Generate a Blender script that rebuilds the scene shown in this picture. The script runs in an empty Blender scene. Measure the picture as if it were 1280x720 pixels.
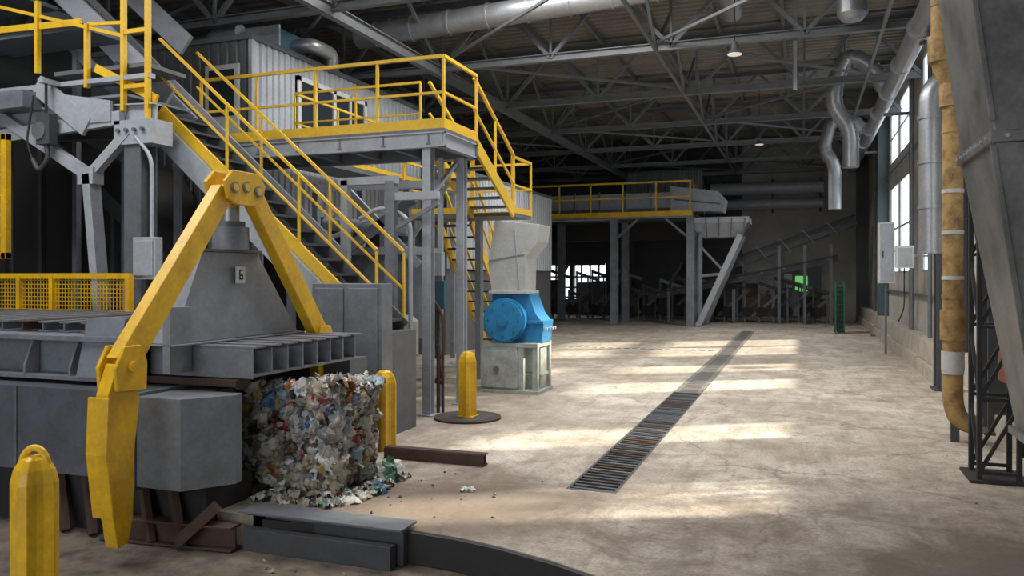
import bpy, bmesh, math, random
from mathutils import Vector, Matrix, noise
random.seed(7)
S=bpy.context.scene
# ------------------------------------------------------------ materials
M={}
def paint(name,col,dirt=None,amt=.35,rough=.5,metal=0.,scale=3.,bump=.08,fine=25.):
    m=bpy.data.materials.new(name); m.use_nodes=True
    nt=m.node_tree; N=nt.nodes; L=nt.links; bs=N['Principled BSDF']
    if dirt is None: dirt=tuple(c*.35 for c in col)
    tc=N.new('ShaderNodeTexCoord')
    n1=N.new('ShaderNodeTexNoise'); n1.inputs['Scale'].default_value=scale; n1.inputs['Detail'].default_value=8; n1.inputs['Roughness'].default_value=.7
    n2=N.new('ShaderNodeTexNoise'); n2.inputs['Scale'].default_value=fine; n2.inputs['Detail'].default_value=4
    L.new(tc.outputs['Object'],n1.inputs['Vector']); L.new(tc.outputs['Object'],n2.inputs['Vector'])
    r=N.new('ShaderNodeValToRGB'); r.color_ramp.elements[0].position=.42; r.color_ramp.elements[1].position=.68
    r.color_ramp.elements[0].color=(0,0,0,1); r.color_ramp.elements[1].color=(amt,amt,amt,1)
    L.new(n1.outputs['Fac'],r.inputs['Fac'])
    mx=N.new('ShaderNodeMixRGB'); mx.inputs[1].default_value=(*col,1); mx.inputs[2].default_value=(*dirt,1)
    L.new(r.outputs['Color'],mx.inputs['Fac'])
    mx2=N.new('ShaderNodeMixRGB'); mx2.blend_type='MULTIPLY'; mx2.inputs['Fac'].default_value=.35
    L.new(mx.outputs['Color'],mx2.inputs[1]); L.new(n2.outputs['Fac'],mx2.inputs[2])
    L.new(mx2.outputs['Color'],bs.inputs['Base Color'])
    bs.inputs['Roughness'].default_value=rough; bs.inputs['Metallic'].default_value=metal
    if bump:
        b=N.new('ShaderNodeBump'); b.inputs['Strength'].default_value=bump; b.inputs['Distance'].default_value=.02
        L.new(n2.outputs['Fac'],b.inputs['Height']); L.new(b.outputs['Normal'],bs.inputs['Normal'])
    M[name]=m; return m
paint('yellow',(.95,.56,.012),(.3,.15,.03),.45,.4)
paint('yellow_rail',(.9,.56,.03),(.35,.2,.04),.3,.45)
paint('grey_steel',(.24,.265,.31),(.11,.105,.105),.55,.42,.1)
paint('grey_tower',(.31,.335,.38),(.15,.145,.15),.5,.42,.1)
paint('grey_block',(.23,.25,.28),(.12,.115,.11),.6,.42,.1)
paint('grey_body',(.12,.135,.165),(.06,.055,.055),.6,.42,.1)
paint('grey_light',(.47,.51,.57),(.24,.23,.22),.4,.42,.1)
paint('grey_mid',(.16,.18,.205),(.08,.07,.065),.45,.5,.1)
paint('grey_dark',(.07,.076,.086),(.04,.035,.03),.4,.6)
paint('black_steel',(.022,.022,.024),(.045,.03,.022),.4,.7)
paint('rust',(.09,.05,.035),(.045,.028,.02),.6,.8)
paint('truss_grey',(.165,.178,.19),(.08,.075,.07),.4,.5,.1)
paint('roof_sheet',(.25,.225,.19),(.1,.09,.08),.7,.6,0,.6)
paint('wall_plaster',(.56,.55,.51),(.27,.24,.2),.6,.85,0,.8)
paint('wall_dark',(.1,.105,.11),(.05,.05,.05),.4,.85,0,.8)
paint('galv',(.45,.47,.5),(.26,.26,.26),.5,.38,.65,2)
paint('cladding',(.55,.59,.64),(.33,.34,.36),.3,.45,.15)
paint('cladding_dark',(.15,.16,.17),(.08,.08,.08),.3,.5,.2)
paint('cladding_green',(.24,.3,.3),(.12,.15,.15),.3,.5,.1)
paint('white_paint',(.75,.76,.76),(.5,.48,.45),.3,.5)
paint('blue',(.03,.27,.58),(.02,.1,.16),.4,.4)
paint('blue_dark',(.05,.12,.18),(.02,.05,.08),.35,.4)
paint('teal_grey',(.1,.16,.18),(.05,.07,.08),.35,.4)
paint('pale_green',(.45,.53,.51),(.26,.16,.09),.65,.55,0,5)
paint('beige_grey',(.55,.57,.56),(.34,.31,.27),.4,.5,0,4)
paint('pipe_wrap',(.46,.29,.1),(.12,.065,.03),.9,.6,0,6,.3)
paint('kerb',(.55,.5,.42),(.22,.19,.16),.6,.9,0,2)
paint('chute',(.25,.25,.24),(.09,.09,.087),.9,.45,.4,1.4)
paint('red_brown',(.25,.07,.045),(.1,.04,.03),.5,.6)
paint('green',(.012,.13,.075),(.01,.07,.04),.3,.5)
paint('cover_plate',(.29,.27,.245),(.13,.11,.1),.7,.6,.2,6)
def emis(name,col,s):
    m=bpy.data.materials.new(name); m.use_nodes=True; bs=m.node_tree.nodes['Principled BSDF']
    bs.inputs['Base Color'].default_value=(*col,1); bs.inputs['Emission Color'].default_value=(*col,1); bs.inputs['Emission Strength'].default_value=s
    M[name]=m
emis('green_glow',(.2,.8,.2),.6); emis('lamp_glow',(1,.97,.9),.3)
def glass():
    m=bpy.data.materials.new('dark_glass'); m.use_nodes=True; bs=m.node_tree.nodes['Principled BSDF']
    bs.inputs['Base Color'].default_value=(.03,.04,.05,1); bs.inputs['Roughness'].default_value=.08; M['dark_glass']=m
glass()
def concrete():
    m=bpy.data.materials.new('concrete'); m.use_nodes=True; nt=m.node_tree; N=nt.nodes; L=nt.links; bs=N['Principled BSDF']
    tc=N.new('ShaderNodeTexCoord')
    def nz(s,d=8,r=.65,dist=0,vec=None):
        n=N.new('ShaderNodeTexNoise'); n.inputs['Scale'].default_value=s; n.inputs['Detail'].default_value=d; n.inputs['Roughness'].default_value=r; n.inputs['Distortion'].default_value=dist
        L.new(vec or tc.outputs['Object'],n.inputs['Vector']); return n
    def ramp(src,a,b,c0,c1):
        r=N.new('ShaderNodeValToRGB'); e=r.color_ramp.elements; e[0].position=a; e[1].position=b; e[0].color=(*c0,1); e[1].color=(*c1,1); L.new(src,r.inputs['Fac']); return r
    def mix(f,a,b,t='MIX'):
        x=N.new('ShaderNodeMixRGB'); x.blend_type=t
        for i,v in ((0,f),(1,a),(2,b)):
            if isinstance(v,(int,float)): x.inputs[i].default_value=v
            elif isinstance(v,tuple): x.inputs[i].default_value=(*v,1)
            else: L.new(v,x.inputs[i])
        return x
    big=nz(.4,10,.7); med=nz(1.7,12,.75,.5); fine=nz(30,6,.75)
    base=ramp(big.outputs['Fac'],.4,.6,(.45,.385,.315),(.68,.625,.55))
    sp=ramp(med.outputs['Fac'],.44,.62,(0,0,0),(.85,.85,.85))
    c=mix(sp.outputs['Color'],base.outputs['Color'],(.34,.285,.23))
    f2=ramp(fine.outputs['Fac'],.35,.6,(.6,.57,.54),(1,1,1))
    c=mix(1.,c.outputs['Color'],f2.outputs['Color'],'MULTIPLY')
    ms=N.new('ShaderNodeMapping'); ms.inputs['Scale'].default_value=(2.6,.4,1); ms.inputs['Rotation'].default_value=(0,0,.25); L.new(tc.outputs['Object'],ms.inputs['Vector'])
    sc=ramp(nz(1.6,10,.75,.3,ms.outputs['Vector']).outputs['Fac'],.5,.64,(0,0,0),(.65,.65,.65))
    c=mix(sc.outputs['Color'],c.outputs['Color'],(.24,.2,.16))
    fl=ramp(nz(6,8,.8).outputs['Fac'],.57,.64,(0,0,0),(.75,.75,.75)); c=mix(fl.outputs['Color'],c.outputs['Color'],(.15,.12,.09))
    v=N.new('ShaderNodeTexVoronoi'); v.feature='DISTANCE_TO_EDGE'; v.inputs['Scale'].default_value=.3
    wv=N.new('ShaderNodeMixRGB'); wv.blend_type='ADD'; wv.inputs[0].default_value=.9; L.new(tc.outputs['Object'],wv.inputs[1]); L.new(nz(1.1,8).outputs['Color'],wv.inputs[2]); L.new(wv.outputs['Color'],v.inputs['Vector'])
    cr=ramp(v.outputs['Distance'],.0,.008,(.7,.7,.7),(0,0,0))
    gate=ramp(nz(.5,2).outputs['Fac'],.43,.53,(0,0,0),(1,1,1)); cm=mix(1.,cr.outputs['Color'],gate.outputs['Color'],'MULTIPLY')
    c=mix(cm.outputs['Color'],c.outputs['Color'],(.12,.1,.08))
    wob=nz(1.1,10,.75,.6)
    def vm(op,a,b=None):
        x=N.new('ShaderNodeVectorMath'); x.operation=op
        for i,v in ((0,a),(1,b)):
            if v is None: continue
            if isinstance(v,tuple): x.inputs[i].default_value=v
            else: L.new(v,x.inputs[i])
        return x
    def stain_shade(c,cx,cy,rx,ry,a,col):
        d=vm('SUBTRACT',tc.outputs['Object'],(cx,cy,0)); d=vm('MULTIPLY',d.outputs[0],(1/rx,1/ry,0))
        ln=vm('LENGTH',d.outputs[0])
        mt=N.new('ShaderNodeMath'); mt.operation='MULTIPLY_ADD'; L.new(wob.outputs['Fac'],mt.inputs[0]); mt.inputs[1].default_value=1.8; L.new(ln.outputs['Value'],mt.inputs[2])
        m2=N.new('ShaderNodeMapRange'); m2.inputs['From Min'].default_value=1.35; m2.inputs['From Max'].default_value=2.0; m2.inputs['To Min'].default_value=a; m2.inputs['To Max'].default_value=0
        L.new(mt.outputs[0],m2.inputs['Value'])
        return mix(m2.outputs['Result'],c.outputs['Color'],col)
    c=stain_shade(c,-3.3,7.1,2.3,1.5,.85,(.15,.108,.078))
    c=stain_shade(c,2.2,6.0,3.6,3.4,.9,(.1,.075,.057))  # right foreground shadow, painted into the floor colour
    c=stain_shade(c,-6.0,12,2.4,3.6,.5,(.2,.165,.13))
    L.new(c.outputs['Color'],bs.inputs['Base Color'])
    rr=ramp(med.outputs['Fac'],.3,.7,(.6,.6,.6),(.92,.92,.92)); L.new(rr.outputs['Color'],bs.inputs['Roughness'])
    b=N.new('ShaderNodeBump'); b.inputs['Strength'].default_value=.35; b.inputs['Distance'].default_value=.02
    L.new(med.outputs['Fac'],b.inputs['Height']); L.new(b.outputs['Normal'],bs.inputs['Normal'])
    M['concrete']=m
concrete()
paint('pit_concrete',(.2,.16,.125),(.05,.04,.033),.9,.85,0,4,.5,14)
# ------------------------------------------------------------ builder
class B:
    def __init__(s,name,bevel=0): s.name=name; s.v=[]; s.f=[]; s.m=[]; s.sm=[]; s.mats=[]; s.bev=bevel
    def mi(s,m):
        if m not in s.mats: s.mats.append(m)
        return s.mats.index(m)
    def add(s,vs,fs,m,smooth=False):
        o=len(s.v); s.v+= [tuple(v) for v in vs]; k=s.mi(m)
        for f in fs: s.f.append(tuple(i+o for i in f)); s.m.append(k); s.sm.append(smooth)
    def box(s,x0,x1,y0,y1,z0,z1,m):
        v=[(x0,y0,z0),(x1,y0,z0),(x1,y1,z0),(x0,y1,z0),(x0,y0,z1),(x1,y0,z1),(x1,y1,z1),(x0,y1,z1)]
        s.add(v,[(3,2,1,0),(4,5,6,7),(0,1,5,4),(1,2,6,5),(2,3,7,6),(3,0,4,7)],m)
    def frame(s,a,b):
        a=Vector(a); b=Vector(b); d=(b-a).normalized(); up=Vector((0,0,1)) if abs(d.z)<.95 else Vector((0,1,0))
        r=d.cross(up).normalized(); u=r.cross(d).normalized(); return a,b,r,u
    def beam(s,a,b,w,h,m):
        a,b,r,u=s.frame(a,b); r=r*w/2; u=u*h/2
        v=[a-r-u,a+r-u,a+r+u,a-r+u,b-r-u,b+r-u,b+r+u,b-r+u]
        s.add(v,[(3,2,1,0),(4,5,6,7),(0,1,5,4),(1,2,6,5),(2,3,7,6),(3,0,4,7)],m)
    def ibeam(s,a,b,w,h,m,t=.02):
        A,Bb,r,u=s.frame(a,b)
        s.beam(A+u*(h/2),Bb+u*(h/2),w,t,m); s.beam(A-u*(h/2),Bb-u*(h/2),w,t,m); s.beam(A,Bb,t,h,m)
    def cyl(s,a,b,r0,m,r1=None,n=16,smooth=True):
        if r1 is None: r1=r0
        a,b,r,u=s.frame(a,b); vs=[]
        for p,rr in ((a,r0),(b,r1)):
            for i in range(n):
                t=2*math.pi*i/n; vs.append(p+(r*math.cos(t)+u*math.sin(t))*rr)
        s.add(vs,[(i,(i+1)%n,n+(i+1)%n,n+i) for i in range(n)],m,smooth)
        s.add(vs[:n],[tuple(range(n-1,-1,-1))],m); s.add(vs[n:],[tuple(range(n))],m)
    def sweep(s,pts,r,m,n=14,rc=.25,seg=6):
        P=[Vector(p) for p in pts]; Q=[P[0]]
        for i in range(1,len(P)-1):
            a,b,c=P[i-1],P[i],P[i+1]; l=min(rc,(a-b).length*.45,(c-b).length*.45)
            p0=b+(a-b).normalized()*l; p2=b+(c-b).normalized()*l
            for k in range(seg):
                t=k/(seg-1); Q.append(p0*(1-t)**2+b*2*t*(1-t)+p2*t*t)
        Q.append(P[-1]); vs=[]; pr=None
        for i,q in enumerate(Q):
            d=(Q[min(i+1,len(Q)-1)]-Q[max(i-1,0)]).normalized()
            if pr is None:
                up=Vector((0,0,1)) if abs(d.z)<.9 else Vector((0,1,0)); pr=d.cross(up).normalized()
            pr=(pr-d*pr.dot(d)).normalized(); u=pr.cross(d)
            for k in range(n):
                t=2*math.pi*k/n; vs.append(q+(pr*math.cos(t)+u*math.sin(t))*r)
        fs=[(i*n+k,i*n+(k+1)%n,(i+1)*n+(k+1)%n,(i+1)*n+k) for i in range(len(Q)-1) for k in range(n)]
        s.add(vs,fs,m,True); s.add(vs[:n],[tuple(range(n))],m); s.add(vs[-n:],[tuple(range(n))],m)
        return Q
    def duct(s,pts,r,m,rc=.3):
        Q=s.sweep(pts,r,m,20,rc,4)
        for i in range(1,len(Q)-1):
            d=(Q[i+1]-Q[i-1]).normalized()*.025; s.cyl(Q[i]-d,Q[i]+d,r*1.07,m,n=20)
    def prism(s,poly,axis,a,b,m):
        def P(p,t):
            if axis=='x': return (t,p[0],p[1])
            if axis=='y': return (p[0],t,p[1])
            return (p[0],p[1],t)
        n=len(poly); vs=[P(p,a) for p in poly]+[P(p,b) for p in poly]
        s.add(vs,[tuple(range(n)),tuple(range(2*n-1,n-1,-1))]+[(i,n+i,n+(i+1)%n,(i+1)%n) for i in range(n)],m)
    def frust(s,r0,z0,r1,z1,m):
        (a,b,c,d)=r0;(e,f,g,h)=r1
        v=[(a,c,z0),(b,c,z0),(b,d,z0),(a,d,z0),(e,g,z1),(f,g,z1),(f,h,z1),(e,h,z1)]
        s.add(v,[(3,2,1,0),(4,5,6,7),(0,1,5,4),(1,2,6,5),(2,3,7,6),(3,0,4,7)],m)
    def corr(s,axis,fixed,a,b,z0,z1,m,pitch=.2,amp=.04):
        pts=[];t=a
        seq=[(0,0),(.3,0),(.4,1),(.9,1)]
        while t<b:
            for q,o in seq:
                tt=t+q*pitch
                if tt<=b: pts.append((tt,o*amp))
            t+=pitch
        vs=[]
        for tt,o in pts:
            for z in (z0,z1): vs.append((tt,fixed-o,z) if axis=='x' else (fixed+o,tt,z))
        s.add(vs,[(2*i,2*i+2,2*i+3,2*i+1) for i in range(len(pts)-1)],m)
    def rail(s,pts,h,m,r=.03,sp=1.2,mids=1,toe=0,first=True):
        P=[Vector(p) for p in pts]
        for j,(a,b) in enumerate(zip(P,P[1:])):
            n=max(1,round((b-a).length/sp))
            for i in range(0 if (j==0 and first) else 1,n+1):
                p=a.lerp(b,i/n); s.beam(p,p+Vector((0,0,h-r)),r*1.6,r*1.6,m)
            up=Vector((0,0,h)); s.beam(a+up,b+up,r*2,r*2,m)
            for k in range(mids):
                q=Vector((0,0,h*(k+1)/(mids+1))); s.beam(a+q,b+q,r*1.5,r*1.5,m)
            if toe: s.beam(a+Vector((0,0,toe/2)),b+Vector((0,0,toe/2)),.015,toe,m)
    def stairs(s,top,bot,side,w,n,mtread,mstr,mrail,rh=1.1,rr=.025,mfar=None):
        T=Vector(top);Bo=Vector(bot);sd=Vector(side).normalized()
        for k in (0,1):
            o=sd*w*k; s.beam(T+o,Bo+o,.05,.24,mfar if (k and mfar) else mstr)
            if mrail: s.rail([T+o,Bo+o],rh,mrail,rr,1.5,first=False)
        run=(Bo-T); h=Vector((run.x,run.y,0)).normalized()
        for i in range(n):
            p=T.lerp(Bo,(i+.5)/n)
            a=p-h*.13; c=p+h*.13
            vs=[a,c,c+sd*w,a+sd*w]; vs=vs+[v+Vector((0,0,.035)) for v in vs]
            s.add(vs,[(3,2,1,0),(4,5,6,7),(0,1,5,4),(1,2,6,5),(2,3,7,6),(3,0,4,7)],mtread)
    def done(s,parent=None):
        me=bpy.data.meshes.new(s.name); me.from_pydata(s.v,[],s.f)
        for m in s.mats: me.materials.append(M[m])
        me.polygons.foreach_set('material_index',s.m); me.polygons.foreach_set('use_smooth',s.sm)
        me.update()
        bm=bmesh.new(); bm.from_mesh(me); bmesh.ops.recalc_face_normals(bm,faces=bm.faces); bm.to_mesh(me); bm.free()
        o=bpy.data.objects.new(s.name,me); S.collection.objects.link(o)
        if s.bev:
            q=o.modifiers.new('bevel','BEVEL'); q.width=s.bev; q.segments=2; q.limit_method='ANGLE'; q.angle_limit=.6
        if parent: o.parent=parent
        return o
XW=2.95; XL=-18; YB=44; YF=-6; ZR=9.3
# ------------------------------------------------------------ floor
b=B('floor')
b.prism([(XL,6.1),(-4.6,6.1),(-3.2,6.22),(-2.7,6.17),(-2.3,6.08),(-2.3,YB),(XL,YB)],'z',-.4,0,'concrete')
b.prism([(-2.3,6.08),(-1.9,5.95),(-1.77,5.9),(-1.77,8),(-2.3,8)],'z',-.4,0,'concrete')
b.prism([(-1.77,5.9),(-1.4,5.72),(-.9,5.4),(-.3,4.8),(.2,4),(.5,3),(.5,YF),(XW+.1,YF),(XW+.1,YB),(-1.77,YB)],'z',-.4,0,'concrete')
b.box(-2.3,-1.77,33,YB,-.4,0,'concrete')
b.box(-2.3,-1.77,8,33,-.4,-.25,'black_steel'); b.box(-2.3,-2.29,8,15.3,-.25,-.06,'black_steel'); b.box(-1.78,-1.77,8,15.3,-.25,-.06,'black_steel')
b.box(XL,.5,YF,6.3,-.5,-.28,'pit_concrete')
E=[(-4.6,6.1),(-3.2,6.22),(-2.7,6.17),(-2.3,6.08),(-1.77,5.9),(-1.4,5.72),(-.9,5.4),(-.3,4.8),(.2,4),(.5,3),(.5,YF)]
for p,q in zip(E,E[1:]): b.beam((p[0]-.01,p[1]-.02,-.14),(q[0]-.01,q[1]-.02,-.14),.05,.26,'black_steel')
b.done()
b=B('floor_drain_grate')
y=8.03
while y<15.3:
    b.add([(-2.29,y+.03,-.06),(-1.78,y-.03,-.06),(-1.78,y+.02,-.06),(-2.29,y+.08,-.06),(-2.29,y+.03,-.002),(-1.78,y-.03,-.002),(-1.78,y+.02,-.002),(-2.29,y+.08,-.002)],[(3,2,1,0),(4,5,6,7),(0,1,5,4),(1,2,6,5),(2,3,7,6),(3,0,4,7)],'rust' if random.random()<.3 else ('grey_dark' if random.random()<.5 else 'grey_mid')); y+=.12
for x in (-2.3,-1.8): b.box(x,x+.03,8,15.3,-.07,.002,'grey_dark')
b.box(-2.3,-1.77,7.97,8.0,-.07,.003,'grey_dark')
y=15.3
while y<32.9:
    b.box(-2.29,-1.78,y,y+.57,-.04,.003,'cover_plate')
    for k in range(4): b.box(-2.2,-1.87,y+.08+k*.12,y+.12+k*.12,0,.006,'grey_dark')
    y+=.6
for i in range(24): b.box(-2.6-i*.25,-2.45-i*.25,24,24.12,0,.004,'grey_dark')
b.done()
# ------------------------------------------------------------ walls
wins=[(9.7,11.1),(13.1,14.7),(18.5,20.1),(21.7,23.3),(25.8,28.6),(28.9,31.4)]
WZ0,WZ1,WU0,WU1=2.3,5.3,6.1,7.9
TH=.06
b=B('wall_right')
ys=[YF]+[v for w in wins for v in w]+[YB]
for i in range(0,len(ys),2): b.box(XW,XW+TH,ys[i],ys[i+1],0,ZR+.2,'wall_plaster')
for a,c in wins:
    b.box(XW,XW+TH,a,c,0,WZ0,'wall_plaster')
    if a<15: b.box(XW,XW+TH,a,c,WZ1,ZR+.2,'wall_plaster')
    else: b.box(XW,XW+TH,a,c,WZ1,WU0,'wall_plaster'); b.box(XW,XW+TH,a,c,WU1,ZR+.2,'wall_plaster')
b.done()
for i,(a,c) in enumerate(wins):
    w=B('window_%d'%(i+1))
    for z0,z1 in (((WZ0,WZ1),) if a<15 else ((WZ0,WZ1),(WU0,WU1))):
        for z in (z0,(z0+z1)/2-.03,z1-.06): w.box(XW+.01,XW+.05,a,c,z,z+.06,'grey_light')
        for y in (a,c-.06): w.box(XW+.01,XW+.05,y,y+.06,z0,z1,'grey_light')
    w.done()
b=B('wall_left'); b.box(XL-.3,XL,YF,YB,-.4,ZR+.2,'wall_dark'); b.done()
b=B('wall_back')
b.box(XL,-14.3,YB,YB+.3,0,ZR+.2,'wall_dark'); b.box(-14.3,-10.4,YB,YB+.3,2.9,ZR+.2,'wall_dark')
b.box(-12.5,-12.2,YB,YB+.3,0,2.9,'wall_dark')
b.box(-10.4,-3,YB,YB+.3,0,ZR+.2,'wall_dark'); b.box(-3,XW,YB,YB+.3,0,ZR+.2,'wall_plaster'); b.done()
b=B('door_1'); 
for z in (.95,1.5,2.1,2.8): b.box(-14.3,-10.4,YB-.12,YB-.04,z,z+.1,'grey_mid')
x=-14.3
while x<-10.4: b.box(x,x+.1,YB-.12,YB-.04,.9,2.9,'grey_mid'); x+=.5
b.box(-14.3,-10.3,YB-.13,YB-.03,0,.9,'grey_mid')
b.done()
b=B('door_2'); b.box(-1.1,.9,YB-.08,YB-.01,0,2.7,'grey_mid'); b.box(-.35,.25,YB-.12,YB-.08,1.4,2.2,'green_glow'); b.box(-.9,-.5,YB-.12,YB-.08,1.6,2.3,'white_paint'); b.done()
b=B('wall_front')
b.box(XL,-13,YF-.3,YF,-.4,ZR+.2,'wall_plaster'); b.box(2,XW+.1,YF-.3,YF,-.4,ZR+.2,'wall_plaster'); b.box(-13,2,YF-.3,YF,6.5,ZR+.2,'wall_plaster'); b.done()  # unseen wall, its wide opening added to let in sky light as fill
b=B('ceiling'); pts=[];y=YF
while y<YB:
    for q,o in ((0,0),(.12,0),(.16,1),(.3,1)): pts.append((y+q,ZR+o*.07))
    y+=.34
vs=[]
for y,z in pts: vs+=[(XL-.2,y,z),(XW+.05,y,z)]
b.add(vs,[(2*i,2*i+1,2*i+3,2*i+2) for i in range(len(pts)-1)],'roof_sheet')
b.box(XL-.3,XW+.1,YF,YB,ZR+.2,ZR+.3,'roof_sheet')
b.done()
for Y in (-1.4,3.6,8.6,13.6,18.6,23.4,28.2,33,38,42.5):
    b=B('roof_truss'); zb,zt=7.5,9.05
    b.ibeam((XL,Y,zb),(XW,Y,zb),.16,.16,'truss_grey'); b.ibeam((XL,Y,zt),(XW,Y,zt),.16,.16,'truss_grey')
    x=XW; up=True; st=1.45
    while x-st>XL:
        a=(x,Y,zb if up else zt); c=(x-st,Y,zt if up else zb); b.beam(a,c,.09,.09,'truss_grey')
        if not up: b.beam((x-st,Y,zb),(x-st,Y,zt),.06,.06,'truss_grey')
        x-=st; up=not up
    b.done()
b=B('roof_purlin_bracing')
x=-17.5
while x<2.8: b.ibeam((x,YF,9.2),(x,YB,9.2),.09,.16,'truss_grey'); x+=1.7
for X in (-14,-8.7): b.ibeam((X,YF,7.4),(X,YB,7.4),.16,.24,'truss_grey')
for X in (-3.2,1.6): b.beam((X,YF,7.45),(X,YB,7.45),.07,.07,'truss_grey')
TY=(3.6,8.6,13.6,18.6,23.4,28.2,33,38,42.5)
for i in range(len(TY)-1):
    for X0,X1 in ((-14,-8.7),(-8.7,-3.2),(-3.2,1.6)):
        a,c=(X0,X1) if i%2 else (X1,X0)
        b.beam((a,TY[i],7.62),(c,TY[i+1],7.62),.06,.06,'truss_grey')
        b.beam((X0,TY[i],7.5),(X0,(TY[i]+TY[i+1])/2,9.1),.07,.07,'truss_grey'); b.beam((X0,TY[i+1],7.5),(X0,(TY[i]+TY[i+1])/2,9.1),.07,.07,'truss_grey')
b.beam((-.15,18.7,9.2),(-.15,18.7,6.3),.08,.08,'truss_grey')
b.done()
for (x,y) in ((-1.4,18.2),(-1.5,31)):
    b=B('pendant_lamp'); b.cyl((x,y,9.2),(x,y,7.35),.012,'black_steel',n=6); b.cyl((x,y,7.35),(x,y,7.2),.05,'grey_mid',.08); b.cyl((x,y,7.2),(x,y,7.08),.08,'grey_mid',.17); b.cyl((x,y,7.08),(x,y,7.06),.15,'lamp_glow'); b.done()
b=B('ceiling_duct')
b.cyl((-10.5,17.6,8.2),(-2.2,17.6,8.55),.28,'galv',n=24)
for i in range(8): 
    x=-10+i; z=8.2+(x+10.5)*.042; b.cyl((x,17.6,z),(x+.05,17.6,z),.31,'galv',n=24)
b.sweep([(-2.2,17.6,8.55),(-1.6,17.6,8.6),(-1.6,20,8.6)],.27,'galv',20)
for x in (-9,-6,-3): b.beam((x,17.6,8.4),(x,17.6,9.2),.03,.03,'grey_mid')
b.done()
# ------------------------------------------------------------ right wall fittings
for i,y in enumerate((6.2,12.9,17.4,32.2,41.5)):
    b=B('steel_column',.005); c='grey_dark' if i!=3 else 'teal_grey'
    xa=2.42 if i!=3 else 2.6
    b.box(xa,2.94,y-.22,y-.18,0,9,c); b.box(xa,2.94,y+.18,y+.22,0,9,c); b.box(2.66,2.7,y-.18,y+.18,0,9,c)
    b.box(2.36,2.94,y-.3,y+.3,0,.04,c); b.done()
b=B('trim_kerb')
y=YF
while y<YB-1: b.box(2.5,2.95,y,y+2.95,0,.32 if int(y/3)%2 else .28,'kerb'); y+=3
b.box(2.6,2.95,14,YB-1,.3,.75,'kerb')
b.done()
b=B('wall_duct',)
b.cyl((2.1,13,6.9),(2.2,41,7.2),.2,'galv',n=20)
for i in range(9): b.cyl((2.1,14+3*i,6.92+i*.03),(2.1,14.08+3*i,6.92+i*.03),.23,'galv',n=20)
for y in (17.4,24.8,32.2): b.beam((2.15,y,6.75),(2.94,y,6.75),.08,.08,'grey_mid')
b.done()
b=B('ventilation_duct')
b.duct([(2.1,24,7.35),(1.75,24,8.0),(1.15,24,8.35),(.85,24,7.6),(.8,24,6.9),(1.25,24,6.3),(1.25,24,5.2)],.22,'galv',.35)
b.duct([(2.1,31,7.3),(1.6,31,7.9),(1.0,31,7.8),(.7,31,6.8),(1.1,31,6.2),(1.1,31,4.6)],.22,'galv',.35)
for y in (24,31): b.beam((1.1,y,8.2),(1.1,y,9.2),.03,.03,'grey_mid')
b.done()
b=B('ceiling_fan_duct'); b.cyl((.97,17.9,7.6),(.97,17.9,9.2),.3,'galv',n=24); b.cyl((.97,17.9,7.47),(.97,17.9,7.6),.2,'galv',.3,n=24); b.cyl((.97,17.9,8.3),(.97,17.9,8.38),.33,'galv',n=24); b.done()
b=B('vertical_wall_duct'); b.sweep([(2.15,16.0,2.6),(2.15,16.0,5.6),(2.9,16.0,5.9)],.19,'galv',20,.3)
for z in (2.6,3.4,4.2,5.0): b.cyl((2.15,16.0,z),(2.15,16.0,z+.06),.215,'galv',n=20)
b.done()
b=B('wall_conduit')
for y,r in ((18.0,.05),(20.9,.05),(24.2,.07),(33.5,.09),(36,.07)): b.cyl((2.8,y,.76),(2.8,y,8.8),r,'grey_mid',n=10)
for z in (1.7,5.7): b.beam((2.86,17.8,z),(2.86,36,z),.05,.07,'grey_mid')
b.done()
b=B('wrapped_pipe')
b.sweep([(1.74,12.0,9.2),(1.74,12.0,5.0),(1.88,12.0,4.75),(1.88,12.0,.5),(1.95,12.0,.28),(2.2,12.0,.22)],.125,'pipe_wrap',18,.15)
for z in (.9,1.9,2.15,2.75,3.3,4.1,5.3,5.8,6.2):
    x=1.74 if z>4.9 else 1.88; b.cyl((x,12.0,z),(x,12.0,z+.05),.135,'beige_grey' if z<3.5 and z!=1.9 else 'pipe_wrap')
b.cyl((1.88,12,1.35),(1.88,12,1.75),.155,'pipe_wrap'); b.cyl((1.74,12,5.05),(1.74,12,5.4),.165,'pipe_wrap'); b.cyl((1.88,12,4.45),(1.88,12,4.75),.165,'pipe_wrap'); b.cyl((1.88,12,.95),(1.88,12,1.2),.14,'beige_grey')
b.beam((1.9,12,0),(1.9,12,.35),.1,.1,'grey_dark')
for z in (3,6): b.beam((1.85,12.05,z),(2.42,12.8,z),.04,.04,'grey_dark')
b.done()
b=B('electrical_cabinet',.01); b.box(2.0,2.42,24.55,24.9,2.0,3.7,'white_paint'); b.box(2.05,2.37,24.52,24.55,2.05,3.65,'grey_light'); b.box(2.1,2.13,24.5,24.52,2.7,2.9,'black_steel')
b.beam((2.4,24.7,2.9),(2.94,24.7,2.9),.05,.05,'grey_mid'); b.beam((2.2,24.7,0),(2.2,24.7,2),.06,.06,'grey_mid'); b.done()
b=B('wall_switch_box',.01); b.box(2.2,2.6,22.0,22.3,2.4,2.95,'white_paint'); b.box(2.24,2.56,21.97,22.0,2.45,2.9,'grey_light'); b.beam((2.6,22.15,2.7),(2.94,22.15,2.7),.05,.05,'grey_mid'); b.sweep([(2.4,22.2,2.4),(2.4,22.2,1.4),(2.2,21.5,1.1)],.02,'black_steel',6); b.done()
b=B('sheet_metal_hopper',.006)
b.frust((1.52,2.8,7.7,9.2),3.42,(1.02,2.8,7.7,9.2),7.2,'chute'); b.box(1.48,2.84,7.66,9.24,3.32,3.42,'chute')
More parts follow.
